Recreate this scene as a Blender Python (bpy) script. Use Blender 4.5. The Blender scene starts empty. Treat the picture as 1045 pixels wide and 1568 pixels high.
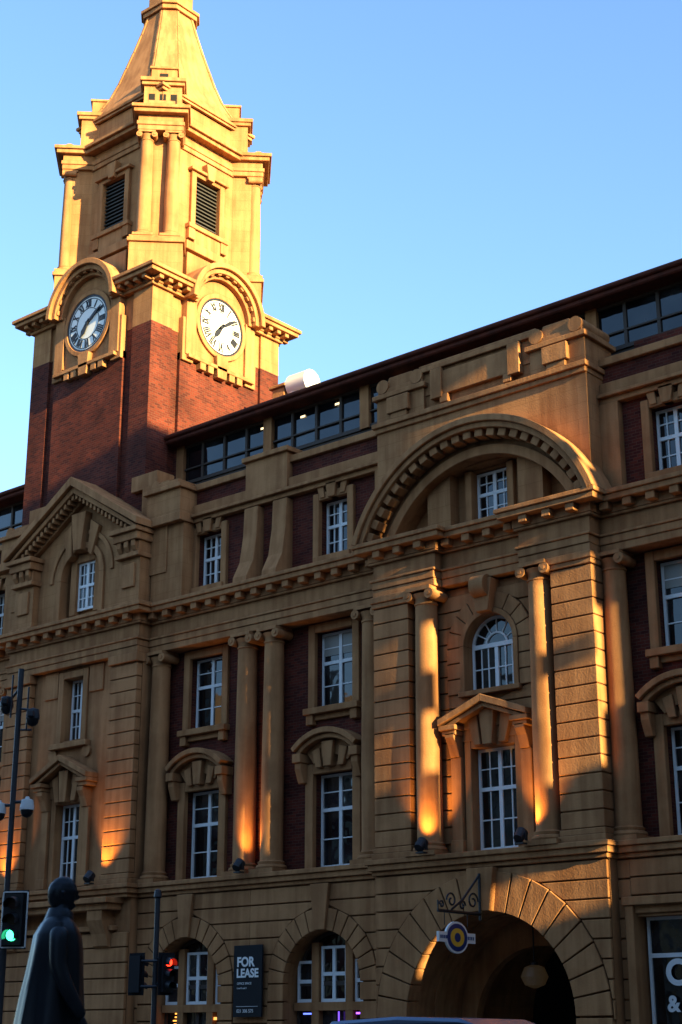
import bpy, bmesh, math, random
from mathutils import Vector, Matrix
random.seed(7)
R_=math.radians
sc=bpy.context.scene
# ---------------------------------------------------------------- materials
def newmat(n):
    m=bpy.data.materials.new(n); m.use_nodes=True
    nt=m.node_tree; return m,nt,nt.nodes['Principled BSDF']
def plain(n,col,rough=.6,metal=0,emit=None,es=0,spec=None,ior=None):
    m,nt,p=newmat(n); p.inputs['Base Color'].default_value=(*col,1); p.inputs['Roughness'].default_value=rough; p.inputs['Metallic'].default_value=metal
    if emit: p.inputs['Emission Color'].default_value=(*emit,1); p.inputs['Emission Strength'].default_value=es
    if ior: p.inputs['IOR'].default_value=ior
    return m
def N(nt,t,**k):
    n=nt.nodes.new(t)
    for a,b in k.items(): setattr(n,a,b)
    return n
def stone(n,c1,c2,joint=False,bump=.3,shade_grime=True):
    m,nt,p=newmat(n); L=nt.links.new
    g=N(nt,'ShaderNodeNewGeometry')
    n1=N(nt,'ShaderNodeTexNoise'); n1.inputs['Scale'].default_value=.9; n1.inputs['Detail'].default_value=8; n1.inputs['Roughness'].default_value=.6; L(g.outputs['Position'],n1.inputs['Vector'])
    mp=N(nt,'ShaderNodeMapping'); mp.inputs['Scale'].default_value=(4.5,4.5,.35); L(g.outputs['Position'],mp.inputs['Vector'])
    n2=N(nt,'ShaderNodeTexNoise'); n2.inputs['Scale'].default_value=1.0; n2.inputs['Detail'].default_value=5; L(mp.outputs[0],n2.inputs['Vector'])
    ad=N(nt,'ShaderNodeMath',operation='ADD'); L(n1.outputs['Fac'],ad.inputs[0]); L(n2.outputs['Fac'],ad.inputs[1])
    mr=N(nt,'ShaderNodeMapRange'); mr.inputs['From Min'].default_value=.8; mr.inputs['From Max'].default_value=1.17; L(ad.outputs[0],mr.inputs['Value'])
    mx=N(nt,'ShaderNodeMix',data_type='RGBA'); mx.inputs[6].default_value=(*c2,1); mx.inputs[7].default_value=(*c1,1); L(mr.outputs[0],mx.inputs[0])
    out=mx.outputs[2]
    n3=N(nt,'ShaderNodeTexNoise'); n3.inputs['Scale'].default_value=22; n3.inputs['Detail'].default_value=4; L(g.outputs['Position'],n3.inputs['Vector'])
    h=n3.outputs['Fac']
    if joint:
        s=N(nt,'ShaderNodeSeparateXYZ'); L(g.outputs['Position'],s.inputs[0])
        a=N(nt,'ShaderNodeMath',operation='ADD'); L(s.outputs[0],a.inputs[0]); L(s.outputs[1],a.inputs[1])
        cb=N(nt,'ShaderNodeCombineXYZ'); L(a.outputs[0],cb.inputs[0]); L(s.outputs[2],cb.inputs[1])
        b=N(nt,'ShaderNodeTexBrick'); b.inputs['Scale'].default_value=1; b.inputs['Brick Width'].default_value=1.1; b.inputs['Row Height'].default_value=.45; b.inputs['Mortar Size'].default_value=.009
        b.inputs['Color1'].default_value=(1,1,1,1); b.inputs['Color2'].default_value=(.92,.9,.88,1); b.inputs['Mortar'].default_value=(.7,.66,.6,1)
        L(cb.outputs[0],b.inputs['Vector'])
        mm=N(nt,'ShaderNodeMix',data_type='RGBA',blend_type='MULTIPLY'); mm.inputs[0].default_value=.7; L(out,mm.inputs[6]); L(b.outputs['Color'],mm.inputs[7]); out=mm.outputs[2]
    if shade_grime:  # occlusion shade multiplied into the colour of crevices and ledges, doubling as grime
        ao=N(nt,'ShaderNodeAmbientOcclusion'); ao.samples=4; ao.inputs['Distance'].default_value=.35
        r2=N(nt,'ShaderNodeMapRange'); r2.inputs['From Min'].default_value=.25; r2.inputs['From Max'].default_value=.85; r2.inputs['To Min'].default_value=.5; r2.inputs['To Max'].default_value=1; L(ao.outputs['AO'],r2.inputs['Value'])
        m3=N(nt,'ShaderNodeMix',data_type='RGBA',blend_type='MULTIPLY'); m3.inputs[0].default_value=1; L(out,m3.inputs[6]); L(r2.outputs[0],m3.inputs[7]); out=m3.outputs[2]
    L(out,p.inputs['Base Color'])
    bp=N(nt,'ShaderNodeBump'); bp.inputs['Strength'].default_value=bump; bp.inputs['Distance'].default_value=.03; L(h,bp.inputs['Height']); L(bp.outputs[0],p.inputs['Normal'])
    p.inputs['Roughness'].default_value=.9; p.inputs['Specular IOR Level'].default_value=.25
    return m
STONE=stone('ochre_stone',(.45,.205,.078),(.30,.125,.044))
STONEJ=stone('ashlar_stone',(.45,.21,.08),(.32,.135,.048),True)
def brickm():
    m,nt,p=newmat('red_brick'); L=nt.links.new
    g=N(nt,'ShaderNodeNewGeometry'); s=N(nt,'ShaderNodeSeparateXYZ'); L(g.outputs['Position'],s.inputs[0])
    a=N(nt,'ShaderNodeMath',operation='ADD'); L(s.outputs[0],a.inputs[0]); L(s.outputs[1],a.inputs[1])
    cb=N(nt,'ShaderNodeCombineXYZ'); L(a.outputs[0],cb.inputs[0]); L(s.outputs[2],cb.inputs[1])
    b=N(nt,'ShaderNodeTexBrick'); b.inputs['Scale'].default_value=1; b.inputs['Brick Width'].default_value=.24; b.inputs['Row Height'].default_value=.085; b.inputs['Mortar Size'].default_value=.007
    b.inputs['Color1'].default_value=(.13,.024,.012,1); b.inputs['Color2'].default_value=(.055,.011,.008,1); b.inputs['Mortar'].default_value=(.11,.05,.03,1); b.inputs['Bias'].default_value=-.1
    L(cb.outputs[0],b.inputs['Vector'])
    n1=N(nt,'ShaderNodeTexNoise'); n1.inputs['Scale'].default_value=.8; n1.inputs['Detail'].default_value=6; L(g.outputs['Position'],n1.inputs['Vector'])
    mr=N(nt,'ShaderNodeMapRange'); mr.inputs['From Min'].default_value=.3; mr.inputs['From Max'].default_value=.7; mr.inputs['To Min'].default_value=.6; mr.inputs['To Max'].default_value=1.25; L(n1.outputs['Fac'],mr.inputs['Value'])
    mm=N(nt,'ShaderNodeMix',data_type='RGBA',blend_type='MULTIPLY'); mm.inputs[0].default_value=1; L(b.outputs['Color'],mm.inputs[6]); L(mr.outputs[0],mm.inputs[7])
    L(mm.outputs[2],p.inputs['Base Color']); p.inputs['Roughness'].default_value=.9; p.inputs['Specular IOR Level'].default_value=.2
    bp=N(nt,'ShaderNodeBump'); bp.inputs['Strength'].default_value=.5; bp.inputs['Distance'].default_value=.01; bp.invert=True; L(b.outputs['Fac'],bp.inputs['Height']); L(bp.outputs[0],p.inputs['Normal'])
    return m
BRICK=brickm()
def glassm():
    m,nt,p=newmat('window_glass'); L=nt.links.new
    g=N(nt,'ShaderNodeNewGeometry'); n1=N(nt,'ShaderNodeTexNoise'); n1.inputs['Scale'].default_value=.9; L(g.outputs['Position'],n1.inputs['Vector'])
    cr=N(nt,'ShaderNodeValToRGB'); cr.color_ramp.elements[0].position=.45; cr.color_ramp.elements[0].color=(.004,.005,.006,1); cr.color_ramp.elements[1].position=.72; cr.color_ramp.elements[1].color=(.03,.03,.03,1)
    L(n1.outputs['Fac'],cr.inputs[0]); L(cr.outputs[0],p.inputs['Base Color']); p.inputs['Roughness'].default_value=.03; p.inputs['IOR'].default_value=1.6
    n2=N(nt,'ShaderNodeTexNoise'); n2.inputs['Scale'].default_value=1.3; L(g.outputs['Position'],n2.inputs['Vector'])
    bp=N(nt,'ShaderNodeBump'); bp.inputs['Strength'].default_value=.15; bp.inputs['Distance'].default_value=.05; L(n2.outputs['Fac'],bp.inputs['Height']); L(bp.outputs[0],p.inputs['Normal'])
    return m
GLASS=glassm()
BLIND=plain('window_blind',(.3,.27,.22),.5)
WHITE=plain('white_paint',(.8,.77,.72),.5)
DIAL=plain('dial_white',(.85,.83,.78),.75)
BLACK=plain('black_paint',(.008,.008,.01),.5)
SIGNB=plain('sign_black',(.004,.004,.005),.9)
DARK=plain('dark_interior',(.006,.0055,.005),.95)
LOUV=plain('louvre_grey',(.035,.03,.022),.7)
ROOF=stone('roof_red',(.12,.028,.014),(.07,.018,.01),False,.3,False)
FRAME=plain('dark_frame',(.05,.03,.018),.7)
METAL=plain('white_duct',(.75,.74,.72),.4,.2)
POLE=plain('grey_pole',(.05,.05,.055),.5,.5)
BRONZE=plain('bronze',(.013,.016,.022),.42,.6)
ASPH=stone('asphalt',(.06,.058,.055),(.045,.044,.042),False,.3,False); PAVE=stone('paving',(.24,.22,.2),(.17,.16,.15),True,.3,False)
CONC=stone('concrete',(.26,.22,.18),(.2,.17,.14),False,.3,False); CONC2=stone('dark_render',(.16,.11,.08),(.11,.08,.06),False,.3,False)
NAVY=plain('navy_sign',(.01,.03,.14),.4); YEL=plain('yellow_sign',(.8,.45,.04),.4)
# ---------------------------------------------------------------- builder
def empty(n,loc=(0,0,0)):
    e=bpy.data.objects.new(n,None); sc.collection.objects.link(e); e.location=loc; return e
class MB:
    def __init__(s): s.v=[]; s.f=[]
    def add(s,vs,fs,M=None):
        o=len(s.v)
        for v in vs:
            v=Vector(v); s.v.append(M@v if M else v)
        for f in fs: s.f.append([i+o for i in f])
    def box(s,x0,x1,y0,y1,z0,z1,M=None):
        s.add([(x0,y0,z0),(x1,y0,z0),(x1,y1,z0),(x0,y1,z0),(x0,y0,z1),(x1,y0,z1),(x1,y1,z1),(x0,y1,z1)],
              [(0,3,2,1),(4,5,6,7),(0,1,5,4),(1,2,6,5),(2,3,7,6),(3,0,4,7)],M)
    def _pr(s,A,B,M):
        n=len(A); s.add(A+B,[list(range(n)),list(range(2*n-1,n-1,-1))]+[(i,(i+1)%n,n+(i+1)%n,n+i) for i in range(n)],M)
    def pxz(s,P,y0,y1,M=None): s._pr([(x,y0,z) for x,z in P],[(x,y1,z) for x,z in P],M)
    def pxy(s,P,z0,z1,M=None): s._pr([(x,y,z0) for x,y in P],[(x,y,z1) for x,y in P],M)
    def pyz(s,P,x0,x1,M=None): s._pr([(x0,y,z) for y,z in P],[(x1,y,z) for y,z in P],M)
    def lathe(s,cx,cy,prof,n=20,M=None):
        vs=[];fs=[]
        for r,z in prof:
            for i in range(n):
                a=2*math.pi*i/n; vs.append((cx+r*math.cos(a),cy+r*math.sin(a),z))
        for j in range(len(prof)-1):
            for i in range(n): fs.append((j*n+i,j*n+(i+1)%n,(j+1)*n+(i+1)%n,(j+1)*n+i))
        fs.append(list(range(n-1,-1,-1))); fs.append([(len(prof)-1)*n+i for i in range(n)])
        s.add(vs,fs,M)
    def cyl(s,p0,p1,r,n=12,M=None,r1=None):
        p0=Vector(p0);p1=Vector(p1); d=p1-p0; q=d.to_track_quat('Z','Y').to_matrix().to_4x4(); T=Matrix.Translation(p0)@q
        if M: T=M@T
        s.lathe(0,0,[(r,0),(r1 if r1 is not None else r,d.length)],n,T)
    def arc(s,cx,zc,R0,R1,a0,a1,y0,y1,n=24,M=None):
        vs=[];fs=[]
        for i in range(n+1):
            a=R_(a0+(a1-a0)*i/n); sn,cs=math.sin(a),math.cos(a)
            vs+=[(cx+R0*sn,y0,zc+R0*cs),(cx+R1*sn,y0,zc+R1*cs),(cx+R1*sn,y1,zc+R1*cs),(cx+R0*sn,y1,zc+R0*cs)]
        for i in range(n):
            b=4*i
            for k in range(4): fs.append((b+k,b+(k+1)%4,b+4+(k+1)%4,b+4+k))
        if abs(a1-a0)<359.9: fs+=[(0,1,2,3),(4*n+3,4*n+2,4*n+1,4*n)]
        s.add(vs,fs,M)
    def done(s,name,mat,parent=None,bevel=0,smooth=False):
        me=bpy.data.meshes.new(name); me.from_pydata([tuple(v) for v in s.v],[],s.f); me.update()
        bm=bmesh.new(); bm.from_mesh(me)
        if smooth and abs(bevel)<1e-9: bmesh.ops.remove_doubles(bm,verts=bm.verts,dist=1e-5)
        bmesh.ops.recalc_face_normals(bm,faces=bm.faces)
        if smooth:
            for f in bm.faces: f.smooth=len(f.verts)<=4
        bm.to_mesh(me); bm.free()
        me.materials.append(mat); o=bpy.data.objects.new(name,me); sc.collection.objects.link(o)
        if smooth:
            md=o.modifiers.new('es','EDGE_SPLIT'); md.split_angle=R_(35)
        if bevel:
            b=o.modifiers.new('bev','BEVEL'); b.width=bevel; b.segments=1; b.limit_method='ANGLE'; b.angle_limit=R_(50)
        if parent: o.parent=parent
        return o
def archwall(mb,x0,x1,z0,zt,cx,zc,R,y0,y1,M=None,n=24):
    P=[(cx-R,z0),(x0,z0),(x0,zt),(x1,zt),(x1,z0),(cx+R,z0)]
    for i in range(n+1):
        a=math.pi*i/n; P.append((cx+R*math.cos(a),zc+R*math.sin(a)))
    mb.pxz(P,y0,y1,M)
def wall(mb,x0,x1,z0,z1,y0,y1,holes=(),M=None):
    xs=sorted({x0,x1,*[h[0] for h in holes],*[h[1] for h in holes]}); zs=sorted({z0,z1,*[h[2] for h in holes],*[h[3] for h in holes]})
    for a,b in zip(xs,xs[1:]):
        run=None
        for c,d in zip(zs,zs[1:]):
            mx,mz=(a+b)/2,(c+d)/2
            solid=not any(h[0]<mx<h[1] and h[2]<mz<h[3] for h in holes)
            if solid: run=(run[0],d) if run else (c,d)
            if (not solid) and run: mb.box(a,b,y0,y1,*run,M); run=None
        if run: mb.box(a,b,y0,y1,*run,M)
def rust(mb,x0,x1,z0,z1,y0,yf,h,holes=(),gap=.035,M=None):
    n=max(1,round((z1-z0)/h)); h=(z1-z0)/n
    def w(H,z):
        cx,zb,zc,R,flat=H
        if z<zb: return 0
        if z<=zc: return R
        if flat: return 0
        d=z-zc
        return math.sqrt(R*R-d*d) if d<R else 0
    for i in range(n):
        a=z0+i*h+gap/2; b=z0+(i+1)*h-gap/2; xl=[(x0,x0)]
        for H in holes:
            wa,wb=w(H,a),w(H,b)
            if H[4]:
                m=w(H,(a+b)/2); wa=wb=m
            if wa<=0 and wb<=0: continue
            xl[-1]=xl[-1]+(H[0]-wa,H[0]-wb); xl.append((H[0]+wa,H[0]+wb))
        xl[-1]=xl[-1]+(x1,x1)
        for q in xl:
            if max(q[2]-q[0],q[3]-q[1])<.03: continue
            mb.pxz([(q[0],a),(q[2],a),(q[3],b),(q[1],b)],yf,y0,M)
def vouss(mb,cx,zc,R0,R1,n,y0,y1,step=0,a0=-90,a1=90,gap=.5,M=None):
    for i in range(n):
        a=a0+(a1-a0)*i/n+gap; b=a0+(a1-a0)*(i+1)/n-gap
        r1=R1+(step if i%2==0 else 0)
        P=[]
        for t in (0,.5,1):
            t=R_(a+(b-a)*t); P.append((cx+R0*math.sin(t),zc+R0*math.cos(t)))
        for t in (1,0):
            t=R_(a+(b-a)*t); P.append((cx+r1*math.sin(t),zc+r1*math.cos(t)))
        mb.pxz(P,y0,y1,M)
def ionic(mb,x,y,r,z0,z1,M=None,cap=True,n=24):
    mb.box(x-r*1.4,x+r*1.4,y-r*1.4,y+r*1.4,z0,z0+r*.35,M)
    mb.lathe(x,y,[(r*1.32,z0+r*.35),(r*1.36,z0+r*.5),(r*1.3,z0+r*.66),(r*1.14,z0+r*.74),(r*1.2,z0+r*.95),(r*1.04,z0+r*1.05),(r*1.0,z0+r*1.2),
        (r*.99,z0+(z1-z0)*.4),(r*.88,z1-r*1.4),(r*.96,z1-r*1.38),(r*.96,z1-r*1.25),(r*.88,z1-r*1.2),(r*.9,z1-r*.9),(r*1.1,z1-r*.5)],n,M)
    mb.box(x-r*1.18,x+r*1.18,y-r*1.15,y+r*1.1,z1-r*.3,z1,M)
    for sx in (-1,1):
        mb.cyl((x+sx*r*1.05,y-r*1.12,z1-r*.66),(x+sx*r*1.05,y+r*.9,z1-r*.66),r*.42,14,M)
        mb.cyl((x+sx*r*1.05,y-r*1.2,z1-r*.66),(x+sx*r*1.05,y-r*1.1,z1-r*.66),r*.16,10,M)
FR=MB(); GL=MB(); BL=MB()
def sash(cx,z0,z1,w,y,M=None,mull=True,trans=(.62,),cols=2,rows=(3,2),ft=.075,arch=False,blind=0,F=None,G=None):
    F=F or FR; G=G or GL
    x0,x1=cx-w/2,cx+w/2
    zc=z1-w/2 if arch else z1
    F.box(x0,x0+ft,y-.02,y+.08,z0,zc,M); F.box(x1-ft,x1,y-.02,y+.08,z0,zc,M); F.box(x0+ft,x1-ft,y-.019,y+.08,z0,z0+ft*1.2,M)
    if arch:
        F.arc(cx,zc,w/2-ft,w/2,-90,90,y-.02,y+.08,20,M)
        F.box(x0+ft,x1-ft,y-.035,y+.07,zc-.06,zc+.06,M)
        F.arc(cx,zc,w*.2,w*.2+.05,-90,90,y-.01,y+.06,14,M)
        for a in (-60,-30,0,30,60):
            t=R_(a); p0=(cx+w*.2*math.sin(t),y+.02,zc+w*.2*math.cos(t)); p1=(cx+(w/2-ft)*math.sin(t),y+.02,zc+(w/2-ft)*math.cos(t)); F.cyl(p0,p1,.02,6,M)
    else: F.box(x0+ft,x1-ft,y-.019,y+.08,z1-ft,z1,M)
    zs=[z0]+[z0+(zc-z0)*t for t in trans]+[zc]
    for t in zs[1:-1]: F.box(x0+ft,x1-ft,y-.03,y+.075,t-.05,t+.05,M)
    if mull: F.box(cx-.055,cx+.055,y-.026,y+.07,z0+ft,zc-ft*.5,M)
    leaves=[(x0+ft,cx-.055),(cx+.055,x1-ft)] if mull else [(x0+ft,x1-ft)]
    for k,(a,b) in enumerate(zip(zs,zs[1:])):
        r=rows[min(k,len(rows)-1)]
        for (l,rr) in leaves:
            for c in range(1,cols): 
                xx=l+(rr-l)*c/cols; F.box(xx-.016,xx+.016,y-.005,y+.05,a+.05,b-.05,M)
            for q in range(1,r):
                zz=a+(b-a)*q/r; F.box(l,rr,y-.003,y+.048,zz-.016,zz+.016,M)
            tx,tz=random.uniform(-.014,.014),random.uniform(-.02,.02)
            G.add([(l,y+.03+tx,a),(rr,y+.03-tx,a),(rr,y+.03-tx+tz,b),(l,y+.03+tx+tz,b)],[(0,1,2,3)],M)
    if arch:
        P=[(cx+(w/2-.02)*math.cos(math.pi*i/16),y+.035,zc+(w/2-.02)*math.sin(math.pi*i/16)) for i in range(17)]
        G.add(P,[list(range(17))],M)
    if blind: BL.add([(x0+ft,y+.005,z1-(z1-z0)*blind),(x1-ft,y+.005,z1-(z1-z0)*blind),(x1-ft,y+.005,z1-.05),(x0+ft,y+.005,z1-.05)],[(0,1,2,3)],M)
# ================================================================ MAIN BUILDING
BLD=empty('edwardian_brick_building')
S=MB(); SW=MB(); BR=MB(); SM=MB(); DK=MB()
def entab(x0,x1,yf,eL=0,eR=0,step=.66,mod=True):
    S.box(x0,x1,yf-.05,.6,13.35,13.56); S.box(x0,x1,yf-.085,.6,13.565,13.78)
    S.box(x0-eL*.06,x1+eR*.06,yf-.13,.6,13.78,13.85)
    SW.box(x0,x1,yf,.6,13.85,14.3)
    S.box(x0-eL*.1,x1+eR*.1,yf-.1,.6,14.3,14.38)
    S.box(x0-eL*.4,x1+eR*.4,yf-.42,.6,14.62,14.78); S.box(x0-eL*.47,x1+eR*.47,yf-.48,.6,14.78,14.9)
    SW.box(x0-eL*.12,x1+eR*.12,yf-.12,.6,14.38,14.62)
    if mod:
        n=max(1,round((x1-x0)/step))
        for i in range(n):
            xc=x0+(x1-x0)*(i+.5)/n; S.box(xc-.13,xc+.13,yf-.36,yf-.1,14.42,14.625)
def string(x0,x1,yf,eL=0,eR=0):
    S.box(x0-eL*.06,x1+eR*.06,yf-.06,.6,5.62,5.74); S.box(x0-eL*.14,x1+eR*.14,yf-.15,.6,5.74,5.9); S.box(x0-eL*.2,x1+eR*.2,yf-.22,.6,5.9,6.03)
def hood(cx,z,hw,y):
    rise=.5; R=(hw*hw+rise*rise)/(2*rise); zc=z+rise-R; al=math.degrees(math.asin(hw/R))
    S.arc(cx,zc,R-.16,R,-al,al,y-.42,.4,14); S.arc(cx,zc,R-.3,R-.165,-al,al,y-.3,.4,14)
    SW.arc(cx,zc,R-.75,R-.3,-al*.86,al*.86,y-.05,.4,12)
    for sx in (-1,1):
        S.box(cx+sx*(hw-.17)-.16,cx+sx*(hw-.17)+.16,y-.36,.4,z-.42,z-.16)
        S.pyz([(y-.28,z-.42),(y-.28,z-.6),(y-.12,z-1.0),(.4,z-1.0),(.4,z-.42)],cx+sx*(hw-.17)-.12,cx+sx*(hw-.17)+.12)
    S.pxz([(cx-.14,8.95),(cx+.14,8.95),(cx+.22,z+.12),(cx-.22,z+.12)],y-.22,.4)
    for sx in (-1,1): S.pxz([(cx+sx*.3,8.95),(cx+sx*.52,8.95),(cx+sx*.68,z-.1),(cx+sx*.38,z-.02)],y-.12,.4)
def frame(cx,z0,z1,w,y,t=.3,yb=.4,top=True):
    S.box(cx-w/2-t,cx-w/2,y,yb,z0,z1+t); S.box(cx+w/2,cx+w/2+t,y,yb,z0,z1+t)
    if top: S.box(cx-w/2,cx+w/2,y+.004,yb,z1,z1+t)
def bay(cx,x0,x1,sides=(-1,1),wins=(-1,1),cols=(-.56,.56)):
    hs=[]
    for sx in wins:
        c=cx+sx*2.68
        hs+=[(c-.78,c+.78,6.1,8.83),(c-.76,c+.76,10.75,13.08),(c-.6,c+.6,15.4,17.23)]
    wall(BR,x0,x1,6.03,17.65,.35,.75,hs)
    for sx in wins:
        c=cx+sx*2.68
        sash(c,6.12,8.8,1.5,.62,trans=(.62,),rows=(2,2),cols=1,blind=random.choice([0,0,.25]))
        sash(c,10.75,13.05,1.46,.62,trans=(.6,),rows=(2,2),cols=1,blind=random.choice([0,0,.3]))
        sash(c,15.4,17.2,1.14,.62,trans=(.55,),rows=(2,2))
        frame(c,6.03,8.8,1.5,.22,.3); hood(c,9.55,1.25,.2)
        frame(c,10.75,13.05,1.46,.25,.26); S.box(c-1.05,c+1.05,.08,.5,10.55,10.74); 
        for s2 in (-1,1): S.box(c+s2*.85-.13,c+s2*.85+.13,.15,.5,10.25,10.55)
        S.box(c-.9,c+.9,.25,.5,10.38,10.552)
        frame(c,15.1,17.2,1.14,.22,.24); S.box(c-.72,c+.72,.14,.5,15.2,15.38)
        S.pxz([(c-.14,17.2),(c+.14,17.2),(c+.22,17.68),(c-.22,17.68)],.12,.4)
        for s2 in (-1,1): S.pxz([(c+s2*.3,17.25),(c+s2*.5,17.25),(c+s2*.62,17.66),(c+s2*.36,17.66)],.18,.4)
    for k in cols:
        ionic(SM,cx+k,-.02,.34,6.03,13.345)
    for sx in sides: ionic(SM,cx+sx*4.42,-.02,.34,6.03,13.345)
    if cols:
        for k in (-.62,.62):
            S.pyz([(.4,14.9),(-.42,14.9),(-.4,15.15),(-.12,15.7),(.02,16.6),(.06,17.55),(.4,17.55)],cx+k-.3,cx+k+.3)
        SW.box(cx-.9,cx+.9,.08,.82,17.9,19.1); S.box(cx-1.0,cx+1.0,-.04,.92,19.1,19.26)
    S.box(x0,x1,.12,.7,17.6,17.76); S.box(x0,x1,-.02,.7,17.76,17.86); S.box(x0,x1,.15,.7,17.86,18.22)
    BR.box(x0,x1,.34,.7,18.22,18.76); S.box(x0,x1,.2,.8,18.76,18.98)
    entab(x0,x1,-.2); string(x0,x1,-.3)
CXV=-40.5; VX0,VX1=-43.85,-37.15; PX0,PX1=-27.3,-20.1; PC=-23.7
bay(-32.35,VX1,PX0)
bay(-15.45,PX1,-10.6,sides=(-1,),wins=(-1,))
bay(-5.7,-10.6,2.0,sides=(),wins=(-1,1))
bay(-48.65,-53.5,VX0)
bay(-58.3,-63.2,-53.5,sides=(),wins=(-1,1))
for a,b in ((VX1,VX1+.85),(VX0-.85,VX0),(PX0-.6,PX0),(PX1,PX1+.55)): SW.box(a,b,.1,.6,14.9,17.6)
# -------- ground floor M with arches
WF=MB()
def gm(x0,x1,cx,R=1.4,zc=2.95):
    archwall(SW,x0,x1,0,5.62,cx,zc,R+.03,-.22,.5)
    rust(S,x0,x1,.5,5.6,-.2,-.3,.46,[(cx,-1,zc,R+.62,False)])
    vouss(S,cx,zc,R,R+.6,15,-.33,-.1,step=0)
    for sx in (-1,1):
        for i in range(5): S.box(min(cx+sx*R,cx+sx*(R+.6)),max(cx+sx*R,cx+sx*(R+.6)),-.33,-.1,.5+i*.49+.02,.5+(i+1)*.49-.02)
    S.pxz([(cx-.2,zc+R),(cx+.2,zc+R),(cx+.34,5.6),(cx-.34,5.6)],-.42,.2)
    sash(cx,.9,zc+R,2*R,.3,trans=(.34,.78,),rows=(1,1,1),cols=1,arch=True,mull=True,F=FG,G=GL)
    for sx in (-1,1):
        WF.box(cx+sx*.62-.13,cx+sx*.62+.13,.15,.36,.9,zc+1.1)
        sash(cx+sx*1.06,zc-.5,zc+.62,.6,.26,trans=(.5,),rows=(1,1),cols=1,mull=False)
    sash(cx,zc-.5,zc+1.0,.94,.26,trans=(.5,),rows=(1,1),cols=1)
    WF.box(cx-R,cx+R,.14,.37,zc-.72,zc-.5)
FG=MB()
gm(VX1,-32.35,-34.98); gm(-32.35,PX0,-29.6)
gm(-53.5,VX0,-47.5)
SW.box(-63.2,-53.5,-.3,.5,0,5.62)
S.box(VX1,PX0,-.36,.2,0,.5)
wall(SW,PX1,2,0,5.62,-.22,.5,[(-19.7,-16.6,.7,4.25),(-14.2,-11.2,.7,4.25),(-9,-6,.7,4.25)])
rust(S,PX1,-19.75,.5,5.6,-.2,-.3,.46); rust(S,-16.5,-14.3,.5,5.6,-.2,-.3,.46); rust(S,-19.75,-16.5,4.3,5.6,-.2,-.3,.46)
for c in (-18.15,-12.7,-7.5):
    sash(c,.7,4.25,3.0,.2,trans=(.75,),rows=(1,1),cols=1); S.box(c-1.75,c-1.52,-.4,.1,.5,4.5); S.box(c+1.52,c+1.75,-.4,.1,.5,4.5); S.box(c-1.8,c+1.8,-.45,.1,4.5,4.7)
# -------- portal
AR=2.55; AZ=1.98
archwall(SW,PX0,PX1,0,5.62,PC,AZ,AR+.03,-.65,.4)
rust(S,PX0,PX1,.5,5.6,-.66,-.75,.46,[(PC,-1,AZ,AR+1.02,False)])
vouss(S,PC,AZ,AR,AR+1.0,19,-.79,-.3,step=.0,gap=.35)
for sx in (-1,1):
    for i in range(3): S.box(min(PC+sx*AR,PC+sx*(AR+1)),max(PC+sx*AR,PC+sx*(AR+1)),-.79,-.3,.5+i*.49+.02,.5+(i+1)*.49-.02)
S.pxz([(PC-.28,AZ+AR),(PC+.28,AZ+AR),(PC+.42,5.6),(PC-.42,5.6)],-.98,.2)
S.box(PX0-.05,PC-AR,-.85,.2,0,.5); S.box(PC+AR,PX1+.05,-.85,.2,0,.5)
SW.arc(PC,AZ,AR,AR+.4,-90,90,.4,5,24); SW.box(PC-AR-.4,PC-AR,.4,5,0,AZ); SW.box(PC+AR,PC+AR+.4,.4,5,0,AZ)
archwall(SW,PC-AR,PC+AR,0,4.5,PC,1.7,2.1,1.6,1.9)
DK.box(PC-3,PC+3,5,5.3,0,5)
string(PX0,PX1,-.75,1,1)
for a,b in ((PX0,PX0+1.25),(PX1-1.25,PX1)):
    rust(S,a,b,6.35,13.0,-.1,-.75,.44); SW.box(a+.04,b-.04,-.7,.4,6.03,13.3)
    S.box(a-.06,b+.06,-.83,.2,6.03,6.2); S.box(a-.03,b+.03,-.79,.2,6.2,6.35); S.box(a-.03,b+.03,-.79,.2,13.02,13.16); S.box(a-.06,b+.06,-.84,.2,13.16,13.345)
for x in (PC-1.88,PC+1.88): ionic(SM,x,-.52,.35,6.03,13.345)
SW.box(PX0+1.2,PX1-1.2,.0,.5,13.0,13.35)
cw0,cw1=PX0+1.25,PX1-1.25
wall(SW,cw0,cw1,6.03,10.3,-.12,.4,[(PC-.73,PC+.73,6.1,8.85)])
archwall(SW,cw0,cw1,10.3,13.3,PC,11.6,.83,-.12,.4)
rust(S,cw0,cw1,6.35,13.1,-.1,-.2,.44,[(PC,6,9.2,1.15,True),(PC,10.1,11.6,1.42,False)])
vouss(S,PC,11.6,.95,1.4,9,-.26,-.05,gap=.6); S.arc(PC,11.6,.8,.95,-90,90,-.3,.2,20)
for sx in (-1,1): 
    S.box(min(PC+sx*.8,PC+sx*.95),max(PC+sx*.8,PC+sx*.95),-.3,.2,10.3,11.6)
    for i in range(3): S.box(min(PC+sx*.95,PC+sx*1.4),max(PC+sx*.95,PC+sx*1.4),-.26,-.05,10.3+i*.433+.015,10.3+(i+1)*.433-.015)
S.pxz([(PC-.2,12.4),(PC+.2,12.4),(PC+.34,13.3),(PC-.34,13.3)],-.55,.2); SM.lathe(0,0,[(.32,-.22),(.3,.22)],16,Matrix.Translation((PC,-.5,13.1))@Matrix.Rotation(R_(90),4,'Y'))
sash(PC,10.35,12.4,1.6,.12,arch=True,trans=(.0001,),rows=(2,2),cols=3)
S.box(PC-1.0,PC+1.0,-.35,.2,10.2,10.34)
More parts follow.
